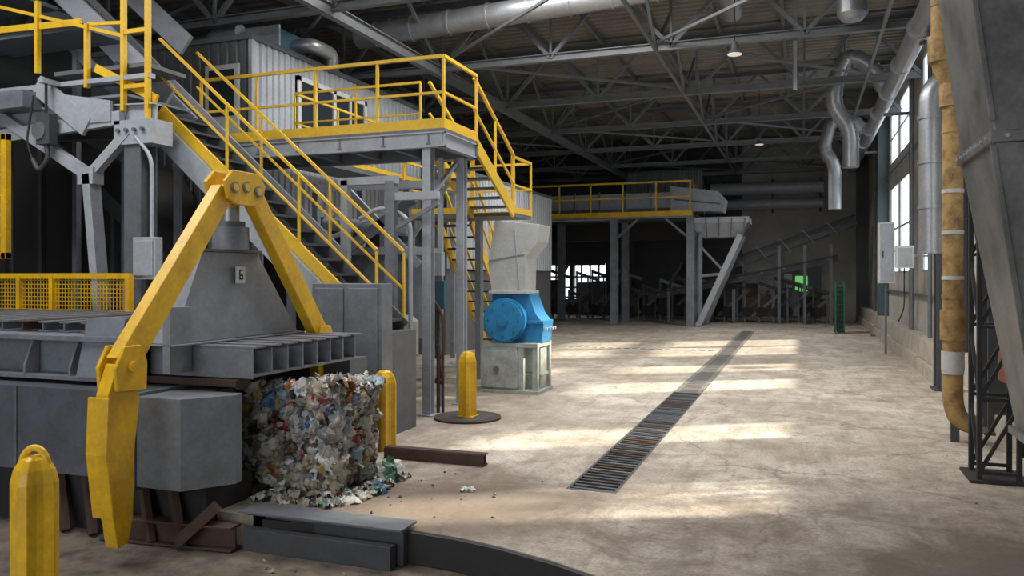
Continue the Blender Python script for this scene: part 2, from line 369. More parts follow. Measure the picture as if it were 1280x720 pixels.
b.frust((1.93,2.55,8.0,8.9),.75,(1.52,2.8,7.7,9.2),3.32,'chute')
b.box(1.88,2.62,7.93,8.97,.68,.75,'chute')
b.beam((1.5,7.68,3.5),(1.02,7.68,7.2),.05,.03,'chute'); b.beam((1.5,7.68,3.3),(1.92,7.98,.75),.05,.03,'chute')
for i in range(8): b.cyl((1.46,7.8+i*.19,3.37),(1.49,7.8+i*.19,3.37),.018,'grey_light',n=6); b.cyl((1.6+i*.16,7.64,3.37),(1.6+i*.16,7.67,3.37),.018,'grey_light',n=6)
b.beam((1.65,7.68,5.5),(2.2,7.68,4.6),.02,.05,'grey_light')
b.beam((2.3,8.35,.0),(2.3,8.35,.7),.3,.3,'grey_mid')
b.done()
b=B('lattice_support_frame')
for x in (1.78,2.15):
    for y in (9.75,10.2): b.beam((x,y,0),(x,y,3.3),.05,.05,'black_steel')
for i in range(4):
    z=.1+i*.78
    for y in (9.75,10.2): b.beam((1.78,y,z),(2.15,y,z+.72),.035,.035,'black_steel'); b.beam((1.78,y,z),(2.15,y,z),.035,.035,'black_steel')
    b.beam((1.78,9.75,z),(1.78,10.2,z+.7),.035,.035,'black_steel')
b.box(1.68,2.25,9.65,10.3,0,.03,'black_steel'); b.done()
b=B('fire_hose_cabinet',.01); b.box(2.3,2.9,11.0,11.5,.9,2.5,'red_brown'); b.box(2.33,2.87,10.97,11.0,.95,2.45,'red_brown'); b.box(2.5,2.9,11.1,11.4,.0,.9,'black_steel'); b.done()
b=B('green_mesh_container')
for x in (1.2,1.5):
    for y in (33,33.8): b.beam((x,y,0),(x,y,1.95),.05,.05,'green')
for i in range(22):
    z=.1+i*.085; b.beam((1.2,33,z),(1.5,33,z),.02,.02,'green'); b.beam((1.2,33,z),(1.2,33.8,z),.02,.02,'green')
b.box(1.25,1.47,33.1,33.7,.05,1.8,'black_steel'); b.done()
# ------------------------------------------------------------ baler
b=B('baling_press',.008)
b.box(-13,-5.72,5.75,6.45,.3,1.12,'grey_body')
b.prism([(-5.72,5.68),(-5.2,5.68),(-4.92,6.08),(-4.95,6.2),(-5.72,6.2)],'z',.28,1.1,'grey_block')
b.box(-5.75,-5.7,5.66,6.3,.24,1.13,'grey_mid')
for x in (-7.3,-8.9,-10.5): b.box(x,x+.03,5.73,5.75,.3,1.12,'grey_mid')
b.box(-13,-5.15,5.95,6.6,-.28,.28,'black_steel')
for i in range(6): 
    x=-5.3-i*.35; b.beam((x,5.8,-.26),(x-.2,5.9,.28),.06,.12,'rust')
b.ibeam((-6.2,5.8,-.16),(-4.8,5.93,-.16),.16,.2,'rust'); b.beam((-5.3,5.75,-.2),(-4.98,5.9,.12),.08,.1,'rust')
b.box(-13,-5.1,6.6,8.35,0.02,.08,'black_steel')
b.box(-13,-5.1,8.35,8.75,0,1.2,'grey_mid')
b.box(-13,-5.1,6.3,6.52,1.13,1.2,'rust'); b.box(-13,-5.3,6.2,6.5,.29,1.1,'black_steel')
b.box(-13,-6.15,6.2,6.25,1.2,1.55,'grey_block'); b.box(-13,-6.15,5.98,6.3,1.16,1.2,'grey_block'); b.box(-13,-6.15,6.0,6.35,1.55,1.6,'grey_steel')
x=-6.3
while x>-13: b.prism([(6.19,1.21),(6.02,1.21),(6.02,1.28),(6.12,1.54),(6.19,1.54)],'x',x,x+.03,'grey_steel'); x-=.62
b.box(-13,-6.25,6.36,8.5,1.24,1.5,'grey_dark')
x=-6.4
while x>-13: b.ibeam((x,6.3,1.66),(x,8.5,1.66),.14,.1,'rust' if random.random()<.25 else 'grey_mid'); x-=.3
b.box(-6.2,-4.97,6.385,8.25,1.22,1.25,'grey_steel'); b.box(-6.2,-4.95,6.36,6.38,1.21,1.5,'grey_steel')
for i in range(1,8):
    y=6.38+i*.262; b.box(-6.2,-4.95,y,y+.025,1.252,1.495,'grey_steel')
for i in range(8):
    y=6.36+i*.262; b.box(-6.2,-4.93,y,y+.17,1.502,1.52,'grey_steel')
b.box(-6.15,-5.15,6.4,8.2,1.255,1.49,'grey_dark')
for i in range(7): b.beam((-6.1,6.38+i*.262+.2,1.51),(-4.95,6.38+i*.262+.2,1.51),.02,.02,'rust')
T0=(-6.2,-5.68,6.1,8.12);T1=(-6.05,-5.74,6.58,7.45)
b.frust(T0,1.545,T1,2.45,'grey_tower')
b.box(-6.25,-5.6,6.05,8.15,1.525,1.54,'grey_tower')
b.box(-5.75,-5.66,6.05,6.34,1.26,1.9,'grey_tower')
b.prism([(5.96,1.2),(6.3,1.2),(6.3,1.78),(6.1,1.78)],'x',-6.75,-6.26,'grey_steel')
b.box(-6.08,-5.7,6.55,7.48,2.452,2.48,'grey_mid')
b.box(-5.69,-5.672,7.02,7.16,2.12,2.3,'white_paint')
for z0,z1,y0,y1 in ((2.16,2.27,7.06,7.075),(2.16,2.175,7.075,7.12),(2.2,2.215,7.075,7.12),(2.255,2.27,7.075,7.12),(2.175,2.2,7.11,7.12)): b.box(-5.671,-5.666,y0,y1,z0,z1,'black_steel')
b.cyl((-5.75,7.02,2.48),(-5.75,7.02,2.72),.19,'grey_steel',n=24); b.cyl((-5.75,7.02,2.72),(-5.75,7.02,2.78),.15,'grey_mid',n=24)
b.cyl((-5.75,7.02,2.78),(-5.75,7.02,3.05),.09,'galv',n=20); b.box(-5.85,-5.6,6.85,7.15,3.0,3.08,'yellow')
press=b.done()
b=B('clamp_arm_frame',.01)
xa,xb=-5.6,-5.46
for x0,x1 in ((xa-.1,xa-.05),(xb,xb+.04)):
    b.prism([(6.58,2.98),(6.54,3.16),(6.66,3.28),(7.06,3.28),(7.18,3.16),(7.14,3.0),(6.98,2.93),(6.72,2.93)],'x',x0,x1,'yellow')
b.box(xa-.06,xb-.02,6.7,7.05,2.96,3.1,'yellow')
b.prism([(6.54,3.12),(6.74,3.02),(5.5,1.42),(5.24,1.5)],'x',xa,xb-.01,'yellow')
b.prism([(6.98,3.02),(7.18,3.12),(8.5,1.5),(8.27,1.42)],'x',xa,xb-.01,'yellow')
for sgn in (1,-1):
    def YY(p): return [((y if sgn==1 else 13.72-y),z) for y,z in p]
    for x0,x1 in ((xa-.05,xa-.01),(xb+.002,xb+.04)):
        b.prism(YY([(5.2,1.22),(5.18,1.42),(5.28,1.6),(5.46,1.6),(5.53,1.45),(5.52,1.2)]),'x',x0,x1,'yellow')
    b.prism(YY([(5.14,1.2),(5.24,1.45),(5.46,1.45),(5.48,1.1),(5.43,.72),(5.41,.1),(5.36,-.1),(5.24,-.12),(5.19,.15),(5.12,.7)]),'x',xa+.002,xb-.002,'yellow')
    b.prism(YY([(5.113,1.18),(5.135,1.18),(5.115,.7),(5.185,.15),(5.16,.15),(5.09,.7)]),'x',xa-.06,xb+.03,'yellow')
    yy=5.36 if sgn==1 else 13.72-5.36
    b.cyl((xa-.08,yy,1.42),(xb+.07,yy,1.42),.05,'yellow',n=14)
for y,z in ((6.68,3.1),(6.86,3.12),(7.05,3.09)): b.cyl((xa-.12,y,z),(xb+.065,y,z),.04,'yellow_rail',n=10); b.cyl((xb+.041,y,z),(xb+.052,y,z),.062,'grey_steel',n=14)
b.done(press)
b=B('baler_outlet_rail',.005)
b.box(-4.75,-3.2,6.1,6.2,-.28,.03,'grey_dark'); b.box(-4.85,-3.18,6.02,6.32,.031,.055,'grey_mid'); b.box(-4.75,-3.25,5.96,6.06,-.28,-.08,'grey_dark'); b.done()
b=B('rusty_floor_beam',.005); b.ibeam((-4.75,8.62,.07),(-3.45,8.62,.07),.12,.12,'rust'); b.box(-4.75,-3.45,8.55,8.57,0,.13,'rust'); b.done()
# ------------------------------------------------------------ bale
cols={'w1':(.76,.75,.71),'w2':(.54,.52,.48),'be':(.5,.42,.32),'gr':(.28,.28,.275),'dk':(.05,.05,.055),'re':(.42,.06,.045),'bl':(.08,.17,.36),'lb':(.32,.42,.5),'gn':(.1,.28,.16),'ye':(.55,.43,.14),'or':(.42,.18,.08),'br':(.2,.13,.085),'cy':(.2,.36,.38),'pk':(.46,.32,.3)}
for k,c in cols.items():
    paint('trash_'+k,c,tuple(x*.35 for x in c),.7,.32,0,10,.3,40)
wt=['w1']*15+['w2']*13+['be']*11+['gr']*6+['dk']*5+['re','bl','lb','lb','gn','ye','or','cy','pk']+['br']*6
b=B('compressed_waste_bale')
b.box(-6.4,-4.47,6.95,7.68,.04,1.06,'trash_dk')
bm=bmesh.new(); bmesh.ops.create_icosphere(bm,subdivisions=2,radius=1); IV=[v.co.copy() for v in bm.verts]; IF=[tuple(v.index for v in f.verts) for f in bm.faces]; bm.free()
def lump(b,c,sc,m,seed):
    R=Matrix.Rotation(random.uniform(0,6.3),3,Vector((random.gauss(0,1),random.gauss(0,1),random.gauss(0,1))).normalized())
    o=Vector((seed*3.1,seed*1.7,0)); vs=[]
    for v in IV:
        n=noise.noise(v*1.4+o); n2=abs(noise.noise(v*3.1+o)); n3=noise.noise(v*6+o); k=1+.7*n-1.1*n2+.25*n3
        p=Vector((v.x*sc[0],v.y*sc[1],v.z*sc[2]))*k; vs.append(c+R@p)
    b.add(vs,IF,m,False)
def sheet(b,c,nrm,su,sv,m,seed,G=8):
    nrm=(Vector(nrm)+Vector((random.gauss(0,.35),random.gauss(0,.35),random.gauss(0,.35)))).normalized()
    t=nrm.cross(Vector((random.gauss(0,1),random.gauss(0,1),random.gauss(0,1)))).normalized(); u=nrm.cross(t)
    o=Vector((seed*2.3,seed*5.1,7)); vs=[]; s=(su+sv)/2
    for i in range(G):
        for j in range(G):
            a=(i/(G-1)-.5)*2; d=(j/(G-1)-.5)*2
            q=Vector((a*1.3,d*1.3,0))+o
            rr=1-.25*abs(noise.noise(q*1.7))-.3*(abs(a)**3*abs(d)**3)
            h=noise.noise(q*1.2)*.55+ (abs(noise.noise(q*2.3))-.2)*.7 + noise.noise(q*4.5)*.2 - .5*(a*a+d*d)
            wob=Vector((noise.noise(q*2+Vector((9,0,0))),noise.noise(q*2+Vector((0,9,0))),0))*.35
            vs.append(c+t*(a*rr+wob.x)*su+u*(d*rr+wob.y)*sv+nrm*h*s)
    b.add(vs,[(i*G+j,i*G+j+1,(i+1)*G+j+1,(i+1)*G+j) for i in range(G-1) for j in range(G-1)],m,random.random()<.8)
def spot(out=0):
    q=random.random()
    if q<.55: return Vector((random.uniform(-5.6,-4.36),6.88+random.uniform(-.06,.06)-out,random.uniform(.06,1.08))),(0,-1,0)
    if q<.85: return Vector((-4.4+random.uniform(-.06,.06)+out,random.uniform(6.88,7.68),random.uniform(.06,1.08))),(1,0,0)
    return Vector((random.uniform(-4.95,-4.38),random.uniform(6.9,7.68),1.07+random.uniform(-.02,.03)+out)),(0,0,1)
for i in range(520):
    c,n=spot(-.03); s=random.uniform(.05,.085); sheet(b,c,n,s*random.uniform(.9,1.5),s,'trash_'+random.choice(wt),i,9)
for i in range(280):
    c,n=spot(.02); s=random.uniform(.08,.12); sheet(b,c,n,s*random.uniform(1,1.5),s*.85,'trash_'+random.choice(['w1']*9+['w2']*6+['be']*6+['lb','lb','gr','gr','gn','re','bl','br','br','ye','or']),i+5000,12)
for i in range(150):
    c,n=spot(0); s=random.uniform(.035,.065); lump(b,c,(s*random.uniform(1.2,2.2),s,s*random.uniform(.4,.8)),'trash_'+random.choice(wt),i)
for i in range(90):
    c=Vector((random.uniform(-5,-4.15),6.74+random.uniform(-.18,.05),.05)) if i%2 else Vector((-4.22+random.uniform(-.05,.16),random.uniform(6.65,7.8),.05))
    s=random.uniform(.05,.1); sheet(b,c,(0,0,1),s*1.4,s*.8,'trash_'+random.choice(wt),i+3000,9)
for i in range(12):
    sheet(b,Vector((-4.12+random.uniform(-.08,.08),7.6+random.uniform(-.1,.1),.08+random.uniform(0,.1))),(1,-.5,.5),.09,.07,'trash_gn' if i%2 else 'trash_w1',i+9000,8)
b.done()
b=B('crumpled_plastic_litter')
for i in range(4): sheet(b,Vector((-3.25+random.uniform(-.07,.07),7.55+random.uniform(-.03,.03),.03)),(0,0,1),.07,.04,'trash_w1',i+77,8)
b.done()
b=B('floor_debris')
for i in range(50):
    if i<40: x,y=random.gauss(-3.8,.6),random.gauss(7.2,.6)
    else: x,y=random.uniform(.8,2.3),random.uniform(7.5,13)
    if (-2.35<x<-1.7) or y<6.5 or (x<-4.2 and y<8.3): continue
    s=random.uniform(.006,.016); lump(b,Vector((x,y,s*.5)),(s*1.6,s,s*.6),'trash_'+random.choice(['br','be','dk','w2','gr']),i+400)
for i in range(60):
    x,y=random.uniform(-4.4,-1.6),random.uniform(4.6,5.8); s=random.uniform(.008,.025); lump(b,Vector((x,y,-.28+s*.5)),(s*1.6,s,s*.6),'trash_'+random.choice(['br','be','dk','gr']),i+900)
b.done()
# ------------------------------------------------------------ bollards
def bollard(x,y,z,r,h,ring):
    b=B('safety_bollard',.006); n=16; prof=[(0,1),(h-.16,1),(h-.08,.86),(h-.02,.6),(h,.35)]; vs=[]
    for zz,k in prof:
        for i in range(n):
            t=2*math.pi*(i+.5)/n; rr=r*(1 if (i//1)%4 in(0,1) else .72)*k; vs.append((x+rr*math.cos(t),y+rr*math.sin(t),z+zz))
    fs=[(j*n+i,j*n+(i+1)%n,(j+1)*n+(i+1)%n,(j+1)*n+i) for j in range(len(prof)-1) for i in range(n)]+[tuple(range((len(prof)-1)*n,len(prof)*n))]
    b.add(vs,fs,'yellow')
    if ring:
        P=[(x+math.cos(a)*r*.6*.94,y+math.cos(a)*r*.6*.34,z+h-.08+math.sin(a)*.13) for a in [math.pi*k/10 for k in range(11)]]
        b.sweep(P,.022,'yellow',10,.01)
    b.box(x-r,x+r,y-r,y+r,z,z+.012,'yellow'); b.done()
bollard(-4.46,3.64,-.28,.14,1.37,True)
bollard(-4.99,9.0,0,.15,1.0,False)
bollard(-4.87,11.4,.035,.14,1.0,False)
b=B('round_base_plate'); b.cyl((-4.87,11.4,0),(-4.87,11.4,.03),.52,'rust',n=40); b.cyl((-4.87,11.4,.0),(-4.87,11.4,.034),.42,'grey_dark',n=40); b.done()
# ------------------------------------------------------------ operator platform
b=B('mezzanine_walkway')
ZD=4.5
b.box(-9.9,-5.22,11.3,12.7,ZD-.05,ZD,'grey_mid')
b.ibeam((-9.9,11.33,ZD-.17),(-5.22,11.33,ZD-.17),.1,.22,'grey_light'); b.ibeam((-5.27,11.3,ZD-.17),(-5.27,12.7,ZD-.17),.1,.22,'grey_light'); b.ibeam((-9.9,12.65,ZD-.17),(-5.22,12.65,ZD-.17),.1,.22,'grey_steel')
for i in range(6): b.ibeam((-9.5+i*.8,11.3,ZD-.15),(-9.5+i*.8,12.7,ZD-.15),.08,.16,'grey_steel')
b.box(-9.8,-8.9,12.7,20,ZD-.1,ZD,'grey_mid')
b.rail([(-9.9,11.32,ZD),(-5.24,11.32,ZD),(-5.24,12.65,ZD)],1.12,'yellow_rail',.026,1.05,1,.16)
b.rail([(-6.3,12.65,ZD),(-8.9,12.65,ZD),(-8.9,20,ZD)],1.1,'yellow_rail',.02,1.5,1,.1)
for x,y in ((-5.55,11.42),(-9.7,11.42),(-9.7,12.6),(-5.5,12.62)): b.ibeam((x,y,0),(x,y,ZD-.28),.14,.14,'grey_light'); b.box(x-.13,x+.13,y-.13,y+.13,0,.02,'grey_light')
b.beam((-5.55,11.42,3.4),(-5.55,12.62,4.2),.06,.06,'grey_light')
b.beam((-8.9,16,4.4),(-8.9,16,0),.12,.12,'grey_steel'); b.beam((-8.9,19.8,4.4),(-8.9,19.8,0),.12,.12,'grey_steel')
b.stairs((-6.15,12.7,ZD),(-6.15,14.7,3.45),(1,0,0),.85,7,'grey_mid','yellow_rail','yellow_rail')
b.box(-7.7,-5.35,14.7,15.9,3.38,3.45,'grey_mid'); b.rail([(-5.35,14.75,3.45),(-5.35,15.9,3.45),(-6.7,15.9,3.45)],1.1,'yellow_rail',.024,1.1,1,.12)
b.rail([(-7.7,15.9,3.45),(-7.7,14.7,3.45),(-6.2,14.7,3.45)],1.1,'yellow_rail',.024,1.1,1,.12,first=False)
for x,y in ((-6.35,14.6),(-7.6,14.8),(-6.5,15.85)): b.ibeam((x,y,0),(x,y,3.38),.13,.13,'grey_light')
b.stairs((-7.5,15.9,3.4),(-7.5,19.2,0),(1,0,0),.8,14,'grey_dark','yellow_rail','yellow_rail')
b.done()
b=B('control_cabin')
CX,CY=-9.95,12.75; z0,z1=3.5,6.75
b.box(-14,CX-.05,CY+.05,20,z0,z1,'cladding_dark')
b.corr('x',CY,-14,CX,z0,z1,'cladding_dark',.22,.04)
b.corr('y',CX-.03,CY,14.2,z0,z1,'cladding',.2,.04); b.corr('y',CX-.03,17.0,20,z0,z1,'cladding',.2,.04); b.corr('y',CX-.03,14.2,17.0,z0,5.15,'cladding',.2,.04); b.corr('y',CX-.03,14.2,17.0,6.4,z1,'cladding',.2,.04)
b.box(-14.1,CX+.06,CY-.08,20.1,z1,z1+.1,'grey_mid'); b.box(CX-.04,CX+.04,CY-.05,CY+.05,z0,z1,'grey_light')
for y in (14.2,15.55,16.9): b.box(CX-.02,CX+.05,y,y+.1,5.15,6.4,'white_paint')
for z in (5.15,6.3): b.box(CX-.02,CX+.05,14.2,17,z,z+.1,'white_paint')
for y in (14.85,16.25): b.box(CX,CX+.05,y,y+.05,5.15,6.4,'white_paint')
b.box(CX-.03,CX+.01,14.2,17,5.15,6.4,'dark_glass')
b.box(-11.0,-10.2,CY-.07,CY-.02,4.5,6.3,'white_paint'); b.box(-10.9,-10.3,CY-.085,CY-.06,5.3,6.2,'dark_glass')
for x,y in ((-13.8,13),(-10.1,13),(-13.8,19.8),(-10.1,19.8),(-10.1,16.4)): b.ibeam((x,y,0),(x,y,3.5),.2,.2,'grey_mid')
b.done()
b=B('rooftop_air_handler',.01)
b.box(-11.2,-10.4,14.2,15.2,6.85,7.45,'blue_dark'); b.box(-11.25,-10.35,14.15,14.2,6.85,7.5,'grey_light')
b.sweep([(-11.9,14,6.85),(-11.9,14,7.35),(-11.2,14,7.35)],.2,'galv',16,.3); b.sweep([(-10.4,14.8,7.2),(-10.0,14.8,7.2),(-10.0,15.6,7.2),(-10.0,15.6,6.85)],.16,'galv',16,.2); b.done()
b=B('sorting_line_housing')
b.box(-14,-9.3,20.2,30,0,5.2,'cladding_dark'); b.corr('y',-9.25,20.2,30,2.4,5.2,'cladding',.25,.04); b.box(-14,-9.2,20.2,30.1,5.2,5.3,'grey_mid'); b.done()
# ------------------------------------------------------------ access stair left
b=B('access_staircase')
tp=(-9.27,9.7,4.72); bt=(-5.5,9.7,1.44)
b.stairs(tp,bt,(0,1,0),.8,15,'grey_dark','yellow_rail','yellow_rail',1.12,.02,'grey_mid')
b.beam((-9.1,9.62,4.32),(-5.9,9.62,1.52),.08,.32,'grey_light')
b.box(-6.0,-5.3,9.7,10.5,0,1.42,'grey_mid')
b.done()
b=B('inclined_conveyor')
for yy in (10.65,11.15):
    b.beam((-12.6,yy,7.4),(-6.9,yy,2.37),.06,.35,'grey_light')
b.beam((-12.6,10.9,7.45),(-6.9,10.9,2.42),.5,.06,'black_steel')
for i in range(12):
    t=i/11; x=-12.6+5.6*t; z=7.25-4.95*t; b.cyl((x,10.6,z-.05),(x,11.2,z-.05),.05,'grey_mid',n=10)
for i in range(5):
    t=(i+.5)/5; x=-12.6+5.6*t; z=7.2-4.95*t; b.beam((x,10.65,z),(x,10.65,0),.1,.1,'grey_steel')
b.beam((-12.4,10.65,6.5),(-7.4,10.65,2.1),.06,.2,'grey_steel')
b.done()
b=B('steel_control_cabinet',.01)
b.box(-6.27,-5.2,9.3,9.6,0,2.1,'grey_steel'); b.box(-6.22,-5.77,9.28,9.3,.5,2.04,'grey_steel'); b.box(-5.7,-5.25,9.28,9.3,.5,2.04,'grey_steel'); b.box(-5.68,-5.66,9.26,9.28,1.2,1.4,'black_steel'); b.done()
b=B('portal_frame')
b.beam((-6.76,10.95,0),(-6.76,10.95,3.7),.12,.12,'grey_light'); b.beam((-5.95,10.95,0),(-5.95,10.95,3.66),.16,.14,'grey_steel'); b.beam((-6.86,10.95,3.68),(-5.85,10.95,3.68),.12,.12,'grey_light')
b.beam((-6.0,10.95,3.42),(-5.15,10.95,3.42),.1,.12,'grey_light'); b.beam((-5.95,10.95,2.9),(-5.15,10.95,3.3),.06,.06,'grey_steel')
b.done()
b=B('pneumatic_pipework')
b.sweep([(-6.6,11.1,3.1),(-6.2,11.1,3.3),(-5.7,11.1,3.1),(-5.7,11.1,.0)],.035,'grey_light',10)
b.sweep([(-5.45,11.75,.0),(-5.45,11.75,1.6),(-5.7,11.75,1.9),(-5.7,11.75,2.6)],.025,'rust',8); b.sweep([(-5.52,11.72,0),(-5.52,11.72,1.1)],.03,'rust',8)
for z in (.5,.9): b.cyl((-5.58,11.75,z),(-5.46,11.75,z),.04,'rust',n=10)
b.done()
b=B('compressed_air_tank'); b.cyl((-6.15,11.9,.9),(-6.15,11.9,1.45),.17,'beige_grey',n=20); b.cyl((-6.15,11.9,1.45),(-6.15,11.9,1.55),.17,'beige_grey',.06,n=20); b.cyl((-6.15,11.9,0),(-6.15,11.9,.9),.06,'grey_mid'); b.done()
b=B('junction_box_post',.006); b.beam((-5.75,12.3,0),(-5.75,12.3,4.2),.08,.08,'grey_light'); b.box(-5.92,-5.66,12.15,12.28,2.2,2.6,'grey_light'); b.box(-5.88,-5.6,12.12,12.27,1.65,2.12,'blue_dark')
for k in range(3): b.sweep([(-5.8+.03*k,12.22,1.65),(-5.8+.03*k,12.2,1.0),(-5.7,12.3,.1)],.012,'black_steel',6)
b.done()
b=B('waste_sorting_machine')
b.box(-9,-6.9,13.5,14.4,1.0,2.6,'grey_steel'); b.box(-9.2,-6.8,13.3,14.5,2.6,2.75,'grey_light')
for x in (-9,-8,-7): b.beam((x,13.5,0),(x,13.5,4.0),.12,.12,'grey_steel'); b.beam((x,13.4,2.7),(x+.9,13.4,3.9),.06,.06,'grey_light')
b.cyl((-8.6,13.2,3.2),(-6.8,13.2,3.05),.12,'grey_light'); b.cyl((-8.4,13.0,2.9),(-6.9,13.3,3.5),.05,'grey_light')
b.box(-8.7,-7.0,12.9,13.3,.5,1.6,'blue_dark'); b.beam((-9,13.4,3.9),(-6.3,13.4,3.9),.1,.14,'grey_light')
b.beam((-9.2,13,1.9),(-6.6,13,3.6),.08,.18,'grey_steel'); b.beam((-8,13.0,3.8),(-6.5,13.0,2.4),.08,.14,'grey_light')
b.box(-13.5,-9.3,13.3,14,0,2.9,'black_steel')
b.done()
# ------------------------------------------------------------ left gantry
b=B('gantry_platform')
b.ibeam((-13.5,9.1,4.72),(-8.75,9.1,4.55),.16,.26,'grey_light'); b.ibeam((-13.5,10.4,4.72),(-9.4,10.4,4.6),.16,.26,'grey_steel')
b.box(-13.5,-9.3,9.1,10.4,4.84,4.88,'grey_steel')
b.beam((-9.9,9.0,3.68),(-12.2,9.0,4.95),.14,.16,'grey_light'); b.beam((-9.9,9.0,3.68),(-9.15,9.0,4.3),.12,.14,'grey_light')
b.beam((-9.9,9.0,3.7),(-9.5,9.0,0),.14,.2,'grey_light'); b.box(-10.05,-9.75,8.9,9.1,3.55,3.8,'grey_light')
b.ibeam((-9.1,9.15,0),(-9.1,9.15,4.45),.3,.3,'grey_mid'); b.ibeam((-12.6,9.6,0),(-12.6,9.6,4.6),.3,.3,'grey_dark')
b.box(-13.4,-8.8,9.0,9.12,5.05,5.12,'grey_light')
b.box(-9.4,-8.7,8.95,9.35,4.1,4.45,'grey_light'); b.box(-12.4,-10.9,8.7,9.05,4.72,4.98,'grey_steel')
b.beam((-13,9.0,4.3),(-9.3,9.0,4.5),.1,.2,'grey_light'); b.beam((-10.9,8.95,5.1),(-9.9,8.95,4.4),.06,.3,'grey_light')
b.prism([(-10.6,4.95),(-9.45,4.75),(-9.45,4.45),(-10.0,4.45)],'y',8.93,8.98,'grey_light')
for k in range(4): b.cyl((-9.3+k*.15,8.94,4.3),(-9.3+k*.15,8.9,4.3),.03,'grey_mid',n=8)
b.box(-10.75,-8.95,9.1,9.9,5.25,5.31,'grey_mid'); b.box(-12.6,-10.15,9.1,9.9,5.92,6.0,'grey_mid'); b.box(-13.6,-11.6,9.1,9.9,6.6,6.66,'grey_mid')
b.beam((-9.3,9.95,5.0),(-12.4,9.95,7.6),.06,.34,'grey_light'); b.beam((-9.3,10.3,5.9),(-12.0,10.3,8.2),.06,.34,'grey_steel')
b.beam((-8.75,9.1,4.75),(-9.9,9.1,5.3),.05,.12,'yellow_rail')
for (x,za,zb_) in ((-10.0,5.0,5.95),(-8.85,4.3,7.3),(-9.3,4.6,7.3),(-11.0,5.3,6.4)): b.beam((x,9.03,za),(x,9.03,zb_),.06,.07,'yellow_rail')
for z in (4.95,5.75,6.7): b.beam((-9.3,9.03,z),(-8.85,9.03,z),.05,.06,'yellow_rail')
b.beam((-13,9.05,6.75),(-9.3,9.05,5.7),.04,.05,'yellow_rail'); b.beam((-10.0,9.05,5.95),(-9.3,9.05,5.9),.04,.05,'yellow_rail')
b.beam((-13.3,9.05,6.1),(-10.15,9.05,6.0),.03,.1,'yellow_rail')
b.done()
b=B('hoist_hook_block'); 
b.cyl((-10.55,8.8,5.1),(-10.55,8.8,4.5),.02,'black_steel',n=8); b.cyl((-10.62,8.72,4.35),(-10.62,8.88,4.35),.13,'grey_mid'); b.box(-10.68,-10.42,8.74,8.88,4.15,4.6,'grey_dark')
b.sweep([(-10.55,8.8,4.2),(-10.5,8.8,3.95),(-10.7,8.8,3.75),(-10.82,8.8,3.95)],.035,'grey_dark',8,.1); b.sweep([(-10.8,8.8,4.9),(-10.95,8.8,4.2),(-10.8,8.8,3.9)],.015,'black_steel',6)
b.box(-10.6,-10.5,8.7,9.1,5.05,5.12,'grey_light'); b.done()
b=B('electrical_junction_box',.01); b.box(-8.95,-8.55,8.85,9.0,2.15,2.75,'grey_light'); b.box(-8.92,-8.58,8.83,8.85,2.2,2.7,'grey_light'); b.sweep([(-8.7,8.95,2.75),(-8.7,8.95,3.9),(-9.0,8.95,4.2)],.03,'grey_light',8); b.done()
b=B('yellow_frame_guard',.006)
for x in (-11.5,-11.05): b.beam((x,8.55,2.45),(x,8.55,4.3),.1,.1,'yellow')
for z in (2.5,4.25): b.beam((-12.2,8.55,z),(-11.0,8.55,z),.1,.1,'yellow')
b.box(-12.2,-11.05,8.57,8.6,2.5,4.25,'pipe_wrap')
for z in (2.8,3.1,3.4,3.7,4.0): b.beam((-11.5,8.53,z),(-11.05,8.53,z),.03,.03,'yellow')
b.beam((-11.3,8.55,1.72),(-11.3,8.55,2.5),.1,.1,'grey_dark'); b.done()
b=B('mesh_safety_fence')
for z in (1.55,2.2): b.beam((-12,8.62,z),(-8.75,8.62,z),.06,.08,'yellow')
for x in (-12,-10.85,-10.2,-8.78): b.beam((x,8.62,1.5),(x,8.62,2.2),.07,.09,'yellow')
x=-12
while x<-8.8: b.beam((x,8.62,1.55),(x,8.62,2.2),.01,.01,'yellow'); x+=.06
z=1.6
while z<2.2: b.beam((-12,8.62,z),(-8.8,8.62,z),.01,.01,'yellow'); z+=.06
b.box(-12,-8.7,8.56,8.74,1.2,1.52,'grey_mid'); b.done()
b=B('inclined_feed_hopper')
b.prism([(-15,5.8),(-11.5,4.2),(-10.2,2.2),(-10.2,0),(-15,0)],'y',11.3,12.6,'black_steel')
for i in range(5): b.beam((-14.5+i*.9,11.25,.5),(-14.5+i*.9,11.25,5.2-i*.6),.1,.1,'grey_dark')
b.beam((-14,11.25,5.2),(-10.0,11.25,2.0),.12,.22,'grey_dark')
b.done()
# ------------------------------------------------------------ crusher
b=B('plastic_granulator',.012)
X0,X1,Y0,Y1=-5.72,-4.62,14.1,15.0
b.box(X0,X1,Y0,Y1,.86,.94,'pale_green'); b.box(X0,X0+.7,Y0,Y1,.06,.86,'pale_green')
b.box(X0-.02,X0+.72,Y0-.03,Y0-.002,.1,.8,'pale_green'); b.cyl((X0+.3,Y0-.05,.45),(X0+.3,Y0-.02,.45),.06,'grey_mid',n=14)
for x in (X0+.72,X1-.1): 
    for y in (Y0+.01,Y1-.13): b.box(x,x+.1,y,y+.12,.06,.86,'pale_green')
b.box(X0+.7,X1-.02,Y0+.3,Y1,.3,.36,'pale_green'); b.box(X0-.03,X1+.03,Y0-.03,Y1,0,.06,'pale_green')
b.box(X0+.7,X1-.05,Y0+.35,Y1-.1,.06,.84,'pale_green')
cx,cz=-5.28,1.36
b.cyl((cx,Y0+.0,cz),(cx,Y1-.05,cz),.42,'blue',n=36); b.cyl((cx,Y0-.06,cz),(cx,Y0,cz),.38,'blue',n=36); b.cyl((cx,Y0-.1,cz),(cx,Y0-.06,cz),.1,'blue',n=20)
